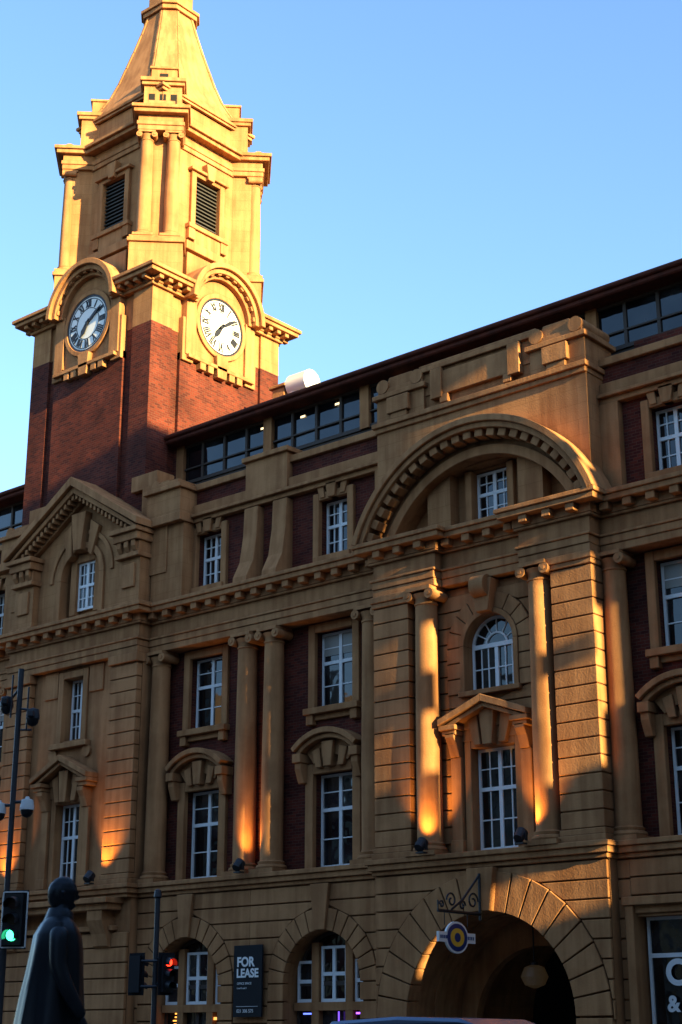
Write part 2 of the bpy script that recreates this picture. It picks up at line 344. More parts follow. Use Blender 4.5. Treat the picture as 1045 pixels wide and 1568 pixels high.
def pedwin(c,y,z0,zw,w,ze,za,hw):
    sash(c,z0+.05,zw,w,y+.32,trans=(.6,),rows=(2,2))
    frame(c,z0,zw,w,y-.03,.22,y+.3)
    for sx in (-1,1):
        S.box(c+sx*(w/2+.42)-.17,c+sx*(w/2+.42)+.17,y-.14,y+.2,z0,zw-.2); S.box(c+sx*(w/2+.42)-.2,c+sx*(w/2+.42)+.2,y-.18,y+.2,z0,z0+.35)
        S.pyz([(y+.2,zw-.2),(y-.18,zw-.2),(y-.3,zw+.12),(y-.42,zw+.3),(y-.42,zw+.42),(y+.2,zw+.42)],c+sx*(w/2+.42)-.15,c+sx*(w/2+.42)+.15)
        P=[(c+sx*(hw),ze),(c+sx*(hw),ze+.17),(c,za),(c,za-.2)]
        S.pxz(P,y-.55,y+.2)
        S.pxz([(c+sx*(hw-.1),ze-.12),(c+sx*(hw-.1),ze),(c,za-.2),(c,za-.33)],y-.44,y+.2)
        S.box(min(c+sx*hw,c+sx*(hw-.55)),max(c+sx*hw,c+sx*(hw-.55)),y-.5,y+.2,ze-.13,ze+.002)
        S.box(min(c+sx*(hw-.06),c+sx*(hw-.5)),max(c+sx*(hw-.06),c+sx*(hw-.5)),y-.42,y+.2,ze-.26,ze-.13)
    SW.pxz([(c-hw+.1,ze-.1),(c+hw-.1,ze-.1),(c,za-.15)],y-.1,y+.2)
    SW.box(c-w/2-.3,c+w/2+.3,y-.05,y+.2,zw+.2,ze+.1)
    S.pxz([(c-.15,zw+.02),(c+.15,zw+.02),(c+.24,ze+.35),(c-.24,ze+.35)],y-.28,y+.2)
    for sx in (-1,1): S.pxz([(c+sx*.28,zw+.05),(c+sx*.5,zw+.05),(c+sx*.7,ze+.12),(c+sx*.38,ze+.22)],y-.18,y+.2)
pedwin(PC,-.2,6.08,8.8,1.4,9.42,10.12,1.42)
entab(PX0,PX0+2.2,-.72,1,1); entab(PX1-2.2,PX1,-.72,1,1); entab(PX0+2.2,PX1-2.2,-.38)
Rr=4.28; zc=13.5
SW2=MB()
n=30; al=math.acos((14.9-zc)/3.35)
hx=3.35*math.sin(al)
P=[(PX0,14.9),(PX0,18.55),(PX1,18.55),(PX1,14.9),(PC+hx,14.9)]
for i in range(1,n+1):
    a=al-2*al*i/n; P.append((PC+3.35*math.sin(a),zc+3.35*math.cos(a)))
SW2.pxz(P,-.5,1.0)
SW2.box(PX0+.01,PX1-.01,.6,1.2,14.9,18.5)
A=math.degrees(math.acos((14.9-zc)/Rr))-.3
S.arc(PC,zc,4.1,4.28,-A,A,-1.22,-.1,48); S.arc(PC,zc,3.94,4.1,-A,A,-1.12,-.1,48); S.arc(PC,zc,3.78,3.94,-A+1,A-1,-.72,-.1,48); S.arc(PC,zc,3.32,3.6,-A+4,A-4,-.62,-.2,40)
nm=23
for i in range(nm):
    a=R_(-A+5+(2*A-10)*i/(nm-1)); T=Matrix.Translation((PC,0,zc))@Matrix.Rotation(a,4,'Y'); S.box(-.13,.13,-1.02,-.6,3.72,3.95,T)
wall(SW2,PC-3.2,PC+3.2,14.9,16.95,.15,.55,[(PC-.64,PC+.64,15.2,16.68)])
SW2.box(PC-1.9,PC+1.9,-.2,.5,16.75,16.95)
for sx in (-1,1):
    SW2.box(min(PC+sx*1.15,PC+sx*1.95),max(PC+sx*1.15,PC+sx*1.95),-.28,.5,14.9,16.75)
    S.box(min(PC+sx*.6,PC+sx*.82),max(PC+sx*.6,PC+sx*.82),-.02,.29,14.9,16.7)
sash(PC,15.2,16.65,1.2,.3,trans=(.55,),rows=(2,2)); S.box(PC-.85,PC+.85,-.1,.4,15.02,15.18)
S.box(PX0-.1,PX1+.1,-.66,1.2,18.55,18.7); S.box(PX0-.03,PX1+.03,-.58,1.2,18.4,18.552)
SW2.box(PX0+.55,PX1-.55,-.38,.9,18.7,19.2)
def pil(x0,x1):
    SW2.box(x0,x1,-.5,.9,18.7,19.45); S.box(x0-.1,x1+.1,-.62,1.0,19.45,19.6); S.box(x0+.05,x1-.05,-.52,.9,19.6,19.78)
    SM.cyl((x0+.24,-.55,19.86),(x0+.24,.9,19.86),.22,18); SM.cyl((x1-.24,-.55,19.86),(x1-.24,.9,19.86),.22,18); S.pxz([(x0+.3,19.78),(x1-.3,19.78),(x1-.45,20.12),(x0+.45,20.12)],-.48,.9)
    xm=(x0+x1)/2; S.box(xm-.4,xm+.4,-.66,-.4,18.9,19.4); S.box(xm-.3,xm+.3,-.6,-.4,18.72,18.9)
pil(PX0,PX0+1.75); pil(PX1-1.75,PX1)
SW2.box(PC-2.05,PC+2.05,-.42,.8,19.2,19.9); S.box(PC-2.15,PC+2.15,-.54,.9,19.9,20.04); S.box(PC-2.05,PC+2.05,-.46,.85,20.04,20.16)
S.box(PC-1.25,PC+1.25,-.52,0,19.05,19.78)
for sx in (-1,1):
    S.box(PC+sx*1.35-.2,PC+sx*1.35+.2,-.6,0,18.95,19.88)
    S.box(PC+sx*1.1-.14,PC+sx*1.1+.14,-.56,0,18.78,19.04)
# -------- pavilion
hv=[(CXV-.63,CXV+.63,6.1,8.85),(CXV-.53,CXV+.53,10.9,13.03)]
wall(SW,VX0,VX1,6.03,13.35,-.5,.4,hv)
for a,b in ((VX0,VX0+1.3),(VX1-1.3,VX1)):
    rust(S,a,b,6.35,13.0,-.51,-.75,.44); SW.box(a+.04,b-.04,-.7,-.4,6.03,13.3); S.box(a-.05,b+.05,-.83,.2,6.03,6.2); S.box(a-.03,b+.03,-.79,.2,6.2,6.35); S.box(a-.05,b+.05,-.83,.2,13.05,13.345)
pedwin(CXV,-.5,6.08,8.8,1.2,9.5,10.35,1.42)
sash(CXV,10.9,13.0,1.0,-.15,trans=(.5,),rows=(2,2)); frame(CXV,10.8,13.0,1.0,-.58,.25,-.1); S.box(CXV-.95,CXV+.95,-.72,-.2,10.62,10.8)
S.box(CXV-1.5,CXV-.8,-.56,-.3,12.4,13.3); S.box(CXV+.8,CXV+1.5,-.56,-.3,12.4,13.3)
for sx in (-1,1): SM.cyl((CXV+sx*.85,-.6,10.45),(CXV+sx*.85,-.35,10.45),.2,14)
entab(VX0,VX1,-.72,1,1); string(VX0,VX1,-.75,1,1)
archwall(SW2,VX0+.2,VX1-.2,14.9,17.6,CXV,16.55,1.03,-.45,.4)
SW2.pxz([(VX0+.3,17.6),(VX1-.3,17.6),(CXV,19.6)],-.45,.35)
SW2.box(CXV-1.3,CXV+1.3,-.05,.38,14.9,17.9); 
sash(CXV,15.45,17.15,.95,-.16,trans=(.5,),rows=(2,2)); frame(CXV,15.3,17.15,.95,-.3,.3,-.04)
S.arc(CXV,16.55,1.0,1.22,-90,90,-.55,-.2,24); S.arc(CXV,16.55,1.5,1.66,-90,90,-.52,-.2,24)
for sx in (-1,1): S.box(min(CXV+sx*1.0,CXV+sx*1.22),max(CXV+sx*1.0,CXV+sx*1.22),-.55,-.2,14.9,16.55)
S.pxz([(CXV-.2,17.45),(CXV+.2,17.45),(CXV+.38,18.8),(CXV-.38,18.8)],-.75,-.2)
for sx in (-1,1):
    S.pxz([(CXV+sx*.42,17.35),(CXV+sx*.62,17.2),(CXV+sx*.95,18.2),(CXV+sx*.5,18.5)],-.62,-.2)
    e=CXV+sx*2.75
    SW2.box(e-.5,e+.5,-.72,.3,14.9,16.6); S.box(e-.62,e+.62,-.85,.3,14.9,15.1); S.box(e-.58,e+.58,-.9,.3,16.6,16.75); S.box(e-.52,e+.52,-.82,.3,16.75,17.15); S.box(e-.68,e+.68,-1.12,.3,17.42,17.58); S.box(e-.6,e+.6,-1.0,.3,17.15,17.42)
    for k in (-.35,0,.35): S.pyz([(-.95,17.15),(-.95,16.95),(-.8,16.75),(-.6,16.75),(-.6,17.15)],e+k-.1,e+k+.1)
    S.box(e-.3,e+.3,-.8,-.5,15.6,16.4)
    S.pxz([(CXV+sx*3.5,17.58),(CXV+sx*3.5,17.82),(CXV,20.02),(CXV,19.7)],-1.2,.4)
    S.pxz([(CXV+sx*3.35,17.45),(CXV+sx*3.3,17.62),(CXV,19.7),(CXV,19.45)],-1.05,.4)
    S.pxz([(CXV+sx*3.2,17.2),(CXV+sx*3.1,17.45),(CXV,19.45),(CXV,19.2)],-.65,.4)
    for k in range(16):
        t=(k+.5)/16; xx=CXV+sx*3.2*t; zz=19.45-2.02*t; S.box(xx-.06,xx+.06,-.98,-.6,zz-.16,zz+.03)
for sx in (-1,1):
    xe=CXV+sx*3.35
    SW2.box(xe-.6,xe+.7,-.3,.7,16.0,19.2) if sx>0 else SW2.box(xe-.7,xe+.6,-.3,.7,16.0,19.2)
    c=CXV+sx*3.9
    SW2.box(c-.75,c+.85,-.42,.8,17.86,18.75); S.box(c-.85,c+.95,-.55,.9,18.75,18.9); S.box(c-.6,c+.7,-.4,.8,18.9,19.1)
    S.box(c-.85,c+.95,-.5,.8,17.6,17.9); SW2.box(c-.6,c+.87,-.25,.68,14.9,17.6)
    SM.cyl((c-.45,-.35,19.1),(c-.45,.7,19.1),.17,14)
    S.box(CXV+sx*2.75-.7,CXV+sx*2.75+.6,-.2,.6,19.2,19.75)
wall(SW,VX0,VX1,0,5.62,-.6,.4,[(CXV-1.1,CXV+1.1,0,4.2)]); rust(S,VX0,CXV-1.12,.5,4.6,-.61,-.72,.46); rust(S,CXV+1.12,VX1,.5,4.6,-.61,-.72,.46)
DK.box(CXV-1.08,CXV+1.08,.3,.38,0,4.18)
S.box(VX0+.6,VX1-.3,-1.35,-.5,5.45,5.615); S.box(VX0+.7,VX1-.4,-1.2,-.5,5.25,5.45)
for sx in (-1,1): S.pyz([(-.5,5.25),(-1.15,5.25),(-1.15,4.95),(-.95,4.55),(-.85,4.2),(-.5,4.0)],CXV+sx*2.3-.35,CXV+sx*2.3+.35); 
S.box(CXV-2.8,CXV+2.8,-.85,-.5,4.65,4.8)
# -------- penthouse and roof
PH=MB(); PF=MB(); PG=MB()
PH.box(-63.2,2,1.55,10,18.02,19.75)
x=-63.0; k=0
while x<2:
    PF.box(x-.05,x+.05,1.5,1.62,19.75,21.2)
    ty,tz=random.uniform(-.015,.015),random.uniform(-.02,.02)
    PG.add([(x,1.57+ty,19.75),(x+1.05,1.57-ty,19.75),(x+1.05,1.57-ty+tz,21.2),(x,1.57+ty+tz,21.2)],[(0,1,2,3)])
    if k%4==0: SW.box(x-.18,x+.18,1.42,1.66,19.75,21.2)
    x+=1.05; k+=1
PF.box(-63.2,2,1.49,1.63,19.75,19.87); PF.box(-63.2,2,1.49,1.63,20.28,20.33); PF.box(-63.2,2,1.49,1.63,21.12,21.22)
RF=MB(); RF.pyz([(.95,21.2),(.9,21.24),(.9,21.4),(1.0,21.46),(6,22.6),(13,21.46),(13,21.2)],-63.4,2.2)
RF.cyl((-63.4,.86,21.42),(2.2,.86,21.42),.08,10)
PH.box(-63.2,2,.77,13,5.7,18.0); PH.box(-63.2,2,5.4,13,0,5.7)
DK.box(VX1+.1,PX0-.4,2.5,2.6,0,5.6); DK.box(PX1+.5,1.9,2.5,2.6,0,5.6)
PW=MB(); PW.box(-19.6,2,1.3,1.5,18.9,19.75)
LM=MB()
for xx,zz in ((-33.9,20.9),(-32.1,20.85),(-30.6,20.9),(-27.9,20.95)): LM.box(xx-.1,xx+.1,1.52,1.53,zz,zz+.07)
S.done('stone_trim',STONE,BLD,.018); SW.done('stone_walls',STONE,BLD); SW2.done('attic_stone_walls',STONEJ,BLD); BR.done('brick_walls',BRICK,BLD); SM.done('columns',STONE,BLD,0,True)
PH.done('rear_block',FRAME,BLD); PF.done('penthouse_mullions',FRAME,BLD); PG.done('penthouse_glazing',GLASS,BLD); RF.done('roof',ROOF,BLD); PW.done('parapet_brick',BRICK,BLD)
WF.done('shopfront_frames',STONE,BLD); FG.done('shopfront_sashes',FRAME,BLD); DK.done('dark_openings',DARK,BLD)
LM.done('penthouse_lamps',plain('lamp_warm',(1,.8,.5),.5,0,(1,.75,.4),2),BLD)
# ================================================================ CLOCK TOWER
TWR=empty('clock_tower')
C=Matrix.Translation((-41.31,3.31,0))
TB=MB(); TS=MB(); TW=MB(); TC=MB(); TD=MB(); TL=MB(); CD=MB(); CB=MB(); CN=MB()
H=3.31
TB.box(-H+.12,H-.12,-H+.12,H-.12,14,25.7,C)
for sx in (-1,1):
    for sy in (-1,1):
        a,b=sorted((sx*H,sx*(H-1.0))); c,d=sorted((sy*H,sy*(H-1.0))); TB.box(a,b,c,d,14,25.68,C); TW.box(a,b,c,d,25.68,27.1,C)
TW.box(-H+.1,H-.1,-H+.1,H-.1,25.7,27.6,C)
for k in range(4):
    M=C@Matrix.Rotation(R_(90*k),4,'Z')
    TB.box(-1.9,1.9,-H-.03,-H+.3,14,24.9,M)
    TW.box(-1.62,1.62,-H-.1,-H+.3,24.75,27.2,M)
    for sx in (-1,1):
        a,b=sorted((sx*1.28,sx*1.78)); TS.box(a,b,-H-.2,-H+.2,24.85,27.1,M); 
        a,b=sorted((sx*1.35,sx*1.9)); TS.box(a,b,-H-.15,-H+.2,24.6,26.3,M)
        for q in (.55,.95): TS.box(sx*q-.14,sx*q+.14,-H-.27,-H,24.45,24.78,M)
    TS.box(-1.7,1.7,-H-.3,-H,24.72,24.86,M); TS.pxz([(-.22,24.4),(.22,24.4),(.3,25.25),(-.3,25.25)],-H-.3,-H,M)
    TS.arc(0,26.5,1.12,1.3,0,360,-H-.2,-H,40,M); CB.arc(0,26.5,1.04,1.13,0,360,-H-.17,-H,40,M)
    T=M@Matrix.Translation((0,.12,0))
    CD.cyl((0,-H-.1,26.5),(0,-H-.27,26.5),1.05,40,T)
    CN.arc(0,26.5,.60,.625,0,360,-H-.285,-H-.26,40,T); CN.arc(0,26.5,.96,.985,0,360,-H-.285,-H-.26,40,T)
    nums=['XII','I','II','III','IIII','V','VI','VII','VIII','IX','X','XI']
    T0=T
    for i,t in enumerate(nums):
        T=T0@Matrix.Translation((0,0,26.5))@Matrix.Rotation(R_(30*i),4,'Y')
        wd={'I':.075,'V':.15,'X':.15}; tot=sum(wd[c] for c in t); xx=-tot/2
        def stroke(xa,za,xb,zb,th):
            d=Vector((xb-xa,zb-za)).normalized(); nn=Vector((-d.y,d.x))*th/2
            CN.pxz([(xa-nn.x,za-nn.y),(xa+nn.x,za+nn.y),(xb+nn.x,zb+nn.y),(xb-nn.x,zb-nn.y)],-H-.288,-H-.262,T)
        for c in t:
            w=wd[c]; xm=xx+w/2; z0,z1=.65,.94
            if c=='I': stroke(xm,z0,xm,z1,.056)
            elif c=='V': stroke(xm-w*.4,z1,xm,z0,.06); stroke(xm+w*.4,z1,xm,z0,.035)
            else: stroke(xm-w*.4,z1,xm+w*.4,z0,.06); stroke(xm+w*.4,z1,xm-w*.4,z0,.035)
            xx+=w
    for ang,ln,wd_ in ((54,.9,.07),(214,.62,.11)):
        T=T0@Matrix.Translation((0,0,26.5))@Matrix.Rotation(R_(ang),4,'Y'); CN.pxz([(-wd_*.4,-.18),(wd_*.4,-.18),(wd_,ln*.6),(0,ln),(-wd_,ln*.6)],-H-.33,-H-.3,T)
    CN.cyl((0,-H-.28,26.5),(0,-H-.35,26.5),.07,14,T0)
    zc=27.02
    TS.arc(0,zc,1.68,1.88,-90,90,-H-.66,-H+.9,30,M); TS.arc(0,zc,1.5,1.68,-90,90,-H-.52,-H+.9,30,M); TS.arc(0,zc,1.34,1.5,-90,90,-H-.3,-H+.5,30,M)
    TW.pxz([(1.5*math.cos(math.pi*i/24),zc+1.5*math.sin(math.pi*i/24)) for i in range(25)],-H-.08,-H+.5,M)
    TW.pxz([(1.86*math.cos(math.pi*i/24),zc+1.86*math.sin(math.pi*i/24)) for i in range(25)],-H+.4,-H+1.2,M)
    for i in range(11):
        T=M@Matrix.Translation((0,0,zc))@Matrix.Rotation(R_(-80+16*i),4,'Y'); TS.box(-.09,.09,-H-.46,-H-.1,1.44,1.6,T)
    def corn(o,z0,z1,inn=1.7):
        for sx in (-1,1): TS.pxy([(sx*(H+o),-(H+o)),(sx*inn,-(H+o)),(sx*inn,-H+.2),(sx*(H-.2),-H+.2)],z0,z1,M)
    corn(.12,27.05,27.17); corn(.16,27.17,27.33); corn(.55,27.33,27.48); corn(.64,27.48,27.62)
    for sx in (-1,1):
        for q in (1.95,2.4,2.85,3.3): TS.box(sx*q-.1,sx*q+.1,-H-.46,-H-.1,27.18,27.34,M)
    hb=2.45
    wall(TW,-hb,hb,27.6,33.9,-hb,-hb+.3,[(-.65,.65,30.8,32.95)],M)
    TD.box(-.8,.8,-hb+.28,-hb+.4,30.7,33.0,M)
    for q in range(13): TL.box(-.65,.65,-hb+.05,-hb+.2,30.88+q*.16,30.93+q*.16,M)
    for sx in (-1,1):
        a,b=sorted((sx*.64,sx*.88)); TS.box(a,b,-hb-.14,-hb+.1,30.6,33.1,M)
        TS.box(sx*.85-.16,sx*.85+.16,-hb-.2,-hb,30.15,30.62,M)
    TS.box(-.64,.64,-hb-.137,-hb+.1,32.94,33.1,M); TS.box(-1.0,1.0,-hb-.26,-hb,33.1,33.22,M) 
    TS.pxz([(-.16,32.95),(.16,32.95),(.26,33.6),(-.26,33.6)],-hb-.3,-hb,M)
    TS.box(-1.05,1.05,-hb-.26,-hb+.1,30.6,30.78,M); TS.box(-.7,.7,-hb-.16,-hb,30.0,30.6,M)
    TS.box(-1.2,1.2,-hb-.3,-hb,29.6,29.95,M); TS.box(-1.35,1.35,-hb-.5,-hb,27.6,29.3,M)
    def mit(h,o,z0,z1,B=None): (B or TS).pxy([(h+o,-(h+o)),(-(h+o),-(h+o)),(-(h-.4),-(h-.4)),(h-.4,-(h-.4))],z0,z1,M)
    mit(hb,.08,33.85,34.05); mit(hb,.12,34.05,34.25); mit(hb,.05,34.25,34.5,TW); mit(hb,.4,34.5,34.66); mit(hb,.52,34.66,34.8)
    mit(hb,-.1,34.8,36.0,TW); mit(hb,.02,36.0,36.12); mit(hb,.1,36.12,36.25)
    D=C@Matrix.Rotation(R_(45+90*k),4,'Z')
    TW.box(-.98,.98,-3.95,-2.2,27.6,29.15,D); TS.box(-1.06,1.06,-4.04,-2.2,29.15,29.3,D); TS.box(-1.0,1.0,-3.98,-2.2,29.3,29.42,D)
    TW.box(-.72,.72,-3.5,-2.2,29.42,33.9,D)
    for sx in (-1,1): ionic(TC,sx*.5,-3.62,.27,29.42,33.88,D,n=18)
    TS.box(-.86,.86,-3.95,-2.2,33.88,34.08,D); TS.box(-.9,.9,-3.99,-2.2,34.08,34.24,D); TW.box(-.84,.84,-3.92,-2.2,34.24,34.52,D); TS.box(-1.02,1.02,-4.18,-2.2,34.52,34.68,D); TS.box(-1.1,1.1,-4.27,-2.2,34.68,34.82,D)
    TW.box(-.72,.72,-3.3,-2.0,34.82,36.2,D); TS.box(-.8,.8,-3.4,-2.0,34.82,35.0,D); TS.box(-.82,.82,-3.42,-2.0,36.2,36.34,D); TS.box(-.88,.88,-3.5,-2.0,36.34,36.5,D)
    TS.box(-.5,.5,-2.95,-1.9,36.5,37.2,D); TS.box(-.56,.56,-3.02,-1.9,37.2,37.3,D); TD.box(-.16,.16,-2.97,-2.85,36.8,37.0,D)
    for sx in (-1,0,1): TD.box(sx*.42-.12,sx*.42+.12,-3.31,-3.2,35.4,35.85,D)
    TC.cyl((-.5,-3.75,35.02),(.5,-3.75,35.02),.22,14,D)
TW.box(-3.2,3.2,-3.2,3.2,27.55,27.75,C); TW.box(-2.4,2.4,-2.4,2.4,36.0,36.22,C)
SP=MB()
prof=[(36.0,2.5,.8),(36.4,2.42,.78),(36.8,2.22,.74),(37.3,1.98,.68),(38.0,1.74,.62),(38.8,1.52,.56),(39.6,1.3,.5),(40.5,1.07,.43),(41.5,.84,.36)]
vs=[];fs=[]
for z,h,c in prof:
    r=[(h,-(h-c)),(h,h-c),(h-c,h),(-(h-c),h),(-h,h-c),(-h,-(h-c)),(-(h-c),-h),(h-c,-h)]; vs+=[(x,y,z) for x,y in r]
for j in range(len(prof)-1):
    for i in range(8): fs.append((j*8+i,j*8+(i+1)%8,(j+1)*8+(i+1)%8,(j+1)*8+i))
SP.add(vs,fs,C)
for k in range(4):
    M=C@Matrix.Rotation(R_(90*k),4,'Z')
    for a,b in zip(prof[1:],prof[2:]):
        for sx in (-1,1):
            x0=sx*(a[1]-a[2]-.12); x1=sx*(b[1]-b[2]-.1); TS.add([(x0-.06,-a[1]-.04,a[0]),(x0+.06,-a[1]-.04,a[0]),(x1+.06,-b[1]-.04,b[0]),(x1-.06,-b[1]-.04,b[0]),(x0-.06,-a[1]+.1,a[0]),(x0+.06,-a[1]+.1,a[0]),(x1+.06,-b[1]+.1,b[0]),(x1-.06,-b[1]+.1,b[0])],[(0,1,2,3),(0,3,7,4),(1,5,6,2),(4,7,6,5),(0,4,5,1),(3,2,6,7)],M)
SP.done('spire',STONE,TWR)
def oct(B,h,c,z0,z1): B.pxy([(h,-(h-c)),(h,h-c),(h-c,h),(-(h-c),h),(-h,h-c),(-h,-(h-c)),(-(h-c),-h),(h-c,-h)],z0,z1,C)
oct(TS,.98,.4,41.4,41.6); oct(TS,1.06,.42,41.6,41.75); oct(TW,.8,.34,41.75,43.6); oct(TS,1.0,.4,43.6,43.9)
TC.lathe(0,0,[(.85,43.9),(.82,44.3),(.6,44.8),(.2,45.1),(.06,45.3),(.05,47.5)],20,C)
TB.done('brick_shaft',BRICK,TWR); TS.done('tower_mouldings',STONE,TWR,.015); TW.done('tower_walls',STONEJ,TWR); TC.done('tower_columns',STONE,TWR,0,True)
TD.done('louvre_voids',DARK,TWR); TL.done('louvres',LOUV,TWR); CD.done('clock_dials',DIAL,TWR); CB.done('dial_rims',BLACK,TWR); CN.done('clock_hands_numerals',BLACK,TWR)
FR.done('window_frames',WHITE,BLD); GL.done('window_panes',GLASS,BLD); BL.done('blinds',BLIND,BLD)
# ---------------------------------------------------------------- roof vent
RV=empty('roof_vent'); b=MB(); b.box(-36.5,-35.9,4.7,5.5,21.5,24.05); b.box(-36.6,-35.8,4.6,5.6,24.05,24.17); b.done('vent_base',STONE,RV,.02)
b=MB(); b.cyl((-35.8,5.1,24.1),(-34.9,5.1,24.1),.46,24); b.cyl((-35.6,5.1,22.3),(-35.6,5.1,24.0),.34,20); b.done('duct',METAL,RV,0,True)
# ---------------------------------------------------------------- ground
def sheet(n,x0,x1,y0,y1,z,mat):
    b=MB(); b.add([(x0,y0,z),(x1,y0,z),(x1,y1,z),(x0,y1,z)],[(0,1,2,3)]); return b.done(n,mat)
sheet('ground',-1500,1500,-1500,1500,-.12,ASPH)
b=MB(); b.box(-120,60,-7,40,-.118,0); b.done('pavement',PAVE)
b=MB(); b.box(-120,60,-45,-22,-.118,0.0); b.done('pavement',PAVE)
b=MB()
for i in range(30): b.add([(-110+i*6,-14.6,-.112),(-107+i*6,-14.6,-.112),(-107+i*6,-14.45,-.112),(-110+i*6,-14.45,-.112)],[(0,1,2,3)])
b.done('road_markings',WHITE)
# ---------------------------------------------------------------- added sun screen, surrounding city blocks
el=R_(14); ph=R_(6); ta,te=math.tan(ph),math.tan(el)/math.cos(ph)
XB=12.0
tg=[(-20.7,1.8,15.4,20.2),(-24.6,1.8,13.2,14.6),(-24.5,1.6,11.2,12.6),(-21.6,1.7,10.9,12.9),(-20.5,1.8,7.8,10.6),(-22.4,2.4,4.0,5.4),(-25.5,1.6,8.2,9.9),(-18.0,1.4,9.8,12.5),(-23.6,1.5,15.6,16.8)]
holes=[]
for X,w,z0,z1 in tg:
    k=XB-X; yc=-.75-k*ta; hw=w*ta/2+.14; holes.append((yc-hw,yc+hw,z0+k*te,z1+k*te))
b=MB(); T=Matrix.Rotation(R_(90),4,'Z')
wall(b,-70,22,0,34.3,-XB-.4,-XB,holes,T)
b.done('sun_screen_wall',CONC)  # unseen thin wall added to block the sun, slots shaped for portal light patches
x=-170
for w_,h_,mt in ((26,28,CONC2),(20,21,CONC),(30,31,CONC2),(18,18,BRICK),(28,28,CONC),(22,24,CONC2),(30,30,CONC2)):
    e=empty('street_building'); b=MB(); g=MB(); hs=[]
    nx=int(w_/3.2); nz=int(h_/3.6)
    for i in range(nx):
        for j in range(nz): hs.append((x+1+i*3.1,x+2.9+i*3.1,1.2+j*3.6,3.2+j*3.6))
    wall(b,x,x+w_-.5,0,h_,-62.4,-62,hs); b.box(x,x+w_-.5,-80,-63,0,h_-.5); b.box(x-.1,x+w_-.4,-62.5,-61.7,h_,h_+.5)
    g.add([(x,-62.3,0),(x+w_-.5,-62.3,0),(x+w_-.5,-62.3,h_-.1),(x,-62.3,h_-.1)],[(0,1,2,3)])
    b.done('walls',mt,e); g.done('windows',GLASS,e); x+=w_
# ---------------------------------------------------------------- street furniture
def pole_obj():
    e=empty('camera_pole',(-20.22,-18.4,0)); b=MB()
    b.cyl((0,0,0),(0,0,3.6),.06,14); b.cyl((0,0,3.6),(0,0,7.2),.045,12); b.lathe(0,0,[(.12,0),(.12,.3),(.07,.36)],14)
    b.cyl((0,0,6.9),(-.28,.05,6.75),.02,8); b.cyl((0,0,6.55),(.25,.1,6.5),.02,8); b.cyl((0,0,5.05),(.16,.1,5.05),.025,8); b.cyl((0,0,5.0),(-.16,-.1,5.0),.025,8)
    b.cyl((0,0,6.2),(.18,.14,6.2),.018,8)
    b.cyl((.12,.08,6.2),(.12,.08,6.9),.015,8); b.cyl((-.1,-.08,6.4),(-.1,-.08,7.1),.015,8)
    b.done('mast',POLE,e,0,True)
    for (x,y,z,m) in ((-.26,-.05,6.66,BLACK),(.24,.1,6.42,POLE),(.2,.13,4.98,WHITE),(-.18,-.12,4.93,WHITE)):
        b=MB(); b.lathe(x,y,[(.02,z+.12),(.09,z+.1),(.11,z),(.11,z-.06)],16); b.done('camera_housing',m,e,0,True)
        b=MB(); b.lathe(x,y,[(.1,z-.06),(.095,z-.11),(.06,z-.16),(.01,z-.18)],16); b.done('camera_dome',BLACK,e,0,True)
        b=MB(); q=Matrix.Translation((x,y,z))@Matrix.Rotation(R_(40),4,'Z'); b.box(-.05,.05,-.22,.05,-.05,.05,q) if m is POLE or m is BLACK else b.box(-.03,.03,-.03,.03,.1,.15,q); b.done('camera_body',m,e,.01)
pole_obj()
def signal(loc,rot,lit,hz,s=1,border=True):
    e=empty('traffic_light',loc); M=Matrix.Translation((0,0,hz))@Matrix.Rotation(rot,4,'Z')@Matrix.Scale(s,4)
    b=MB(); b.box(-.17,.17,-.12,.1,-.45,.45,M)
    for i in range(3):
        z=.28-.28*i
        n=12
        vs=[];fs=[]
        for j in range(n+1):
            a=math.pi*(-.15+1.3*j/n)
            for r in (.125,.115):
                for yy,dz in ((-.12,0),(-.34,-.03)): vs.append((r*math.cos(a),yy,z+r*math.sin(a)+dz))
        for j in range(n):
            q=4*j; fs+=[(q,q+1,q+5,q+4),(q+2,q+6,q+7,q+3),(q+1,q+3,q+7,q+5)]
        b.add(vs,fs,M)
    b.done('housing',BLACK,e)
    b=MB(); b.box(-.24,.24,-.02,.0,-.52,.52,M); b.done('backboard',SIGNB,e)
    if border:
        b=MB(); 
        for s_ in (-1,1): b.box(s_*.23-.012,s_*.23+.012,-.035,-.02,-.49,.49,M); b.box(-.215,.215,-.034,-.02,s_*.49-.012,s_*.49+.012,M)
        b.done('board_border',WHITE,e)
    cols=[('red',(1,.03,.01)),('amber',(1,.5,.02)),('green',(.05,1,.45))]
    for i,(n,c) in enumerate(cols):
        z=.28-.28*i; b=MB(); b.cyl((0,-.11,z),(0,-.135,z),.1,20,M)
        on=(n==lit)
        b.done(n+'_lens',plain(n+('_on' if on else '_off'),tuple(v*.03 for v in c) if not on else c,.3,0,c if on else None,7 if on else 0),e)
    return e
e=signal((-19.85,-18.5,0),R_(40.6-8),'green',3.22,.84)
b=MB(); b.cyl((-.15,.15,3.0),(-.15,.15,3.1),.03,8); b.box(-.3,.02,.02,.14,2.85,2.95); b.done('bracket',BLACK,e)
e=signal((-21.9,-13.38,0),R_(40.6+40),'red',2.62,.72,False)
b=MB(); b.cyl((-.2,-.08,0),(-.2,-.08,4.0),.05,12); b.cyl((-.2,-.08,2.45),(0,0,2.45),.025,8); b.cyl((-.2,-.08,2.9),(0,0,2.9),.025,8); b.lathe(-.2,-.08,[(.03,3.95),(.08,4.0),(.06,4.12),(.01,4.15)],12); b.done('pole',POLE,e,0,True)
e=signal((-22.38,-13.67,0),R_(40.6+150),'none',2.62,.72,False)
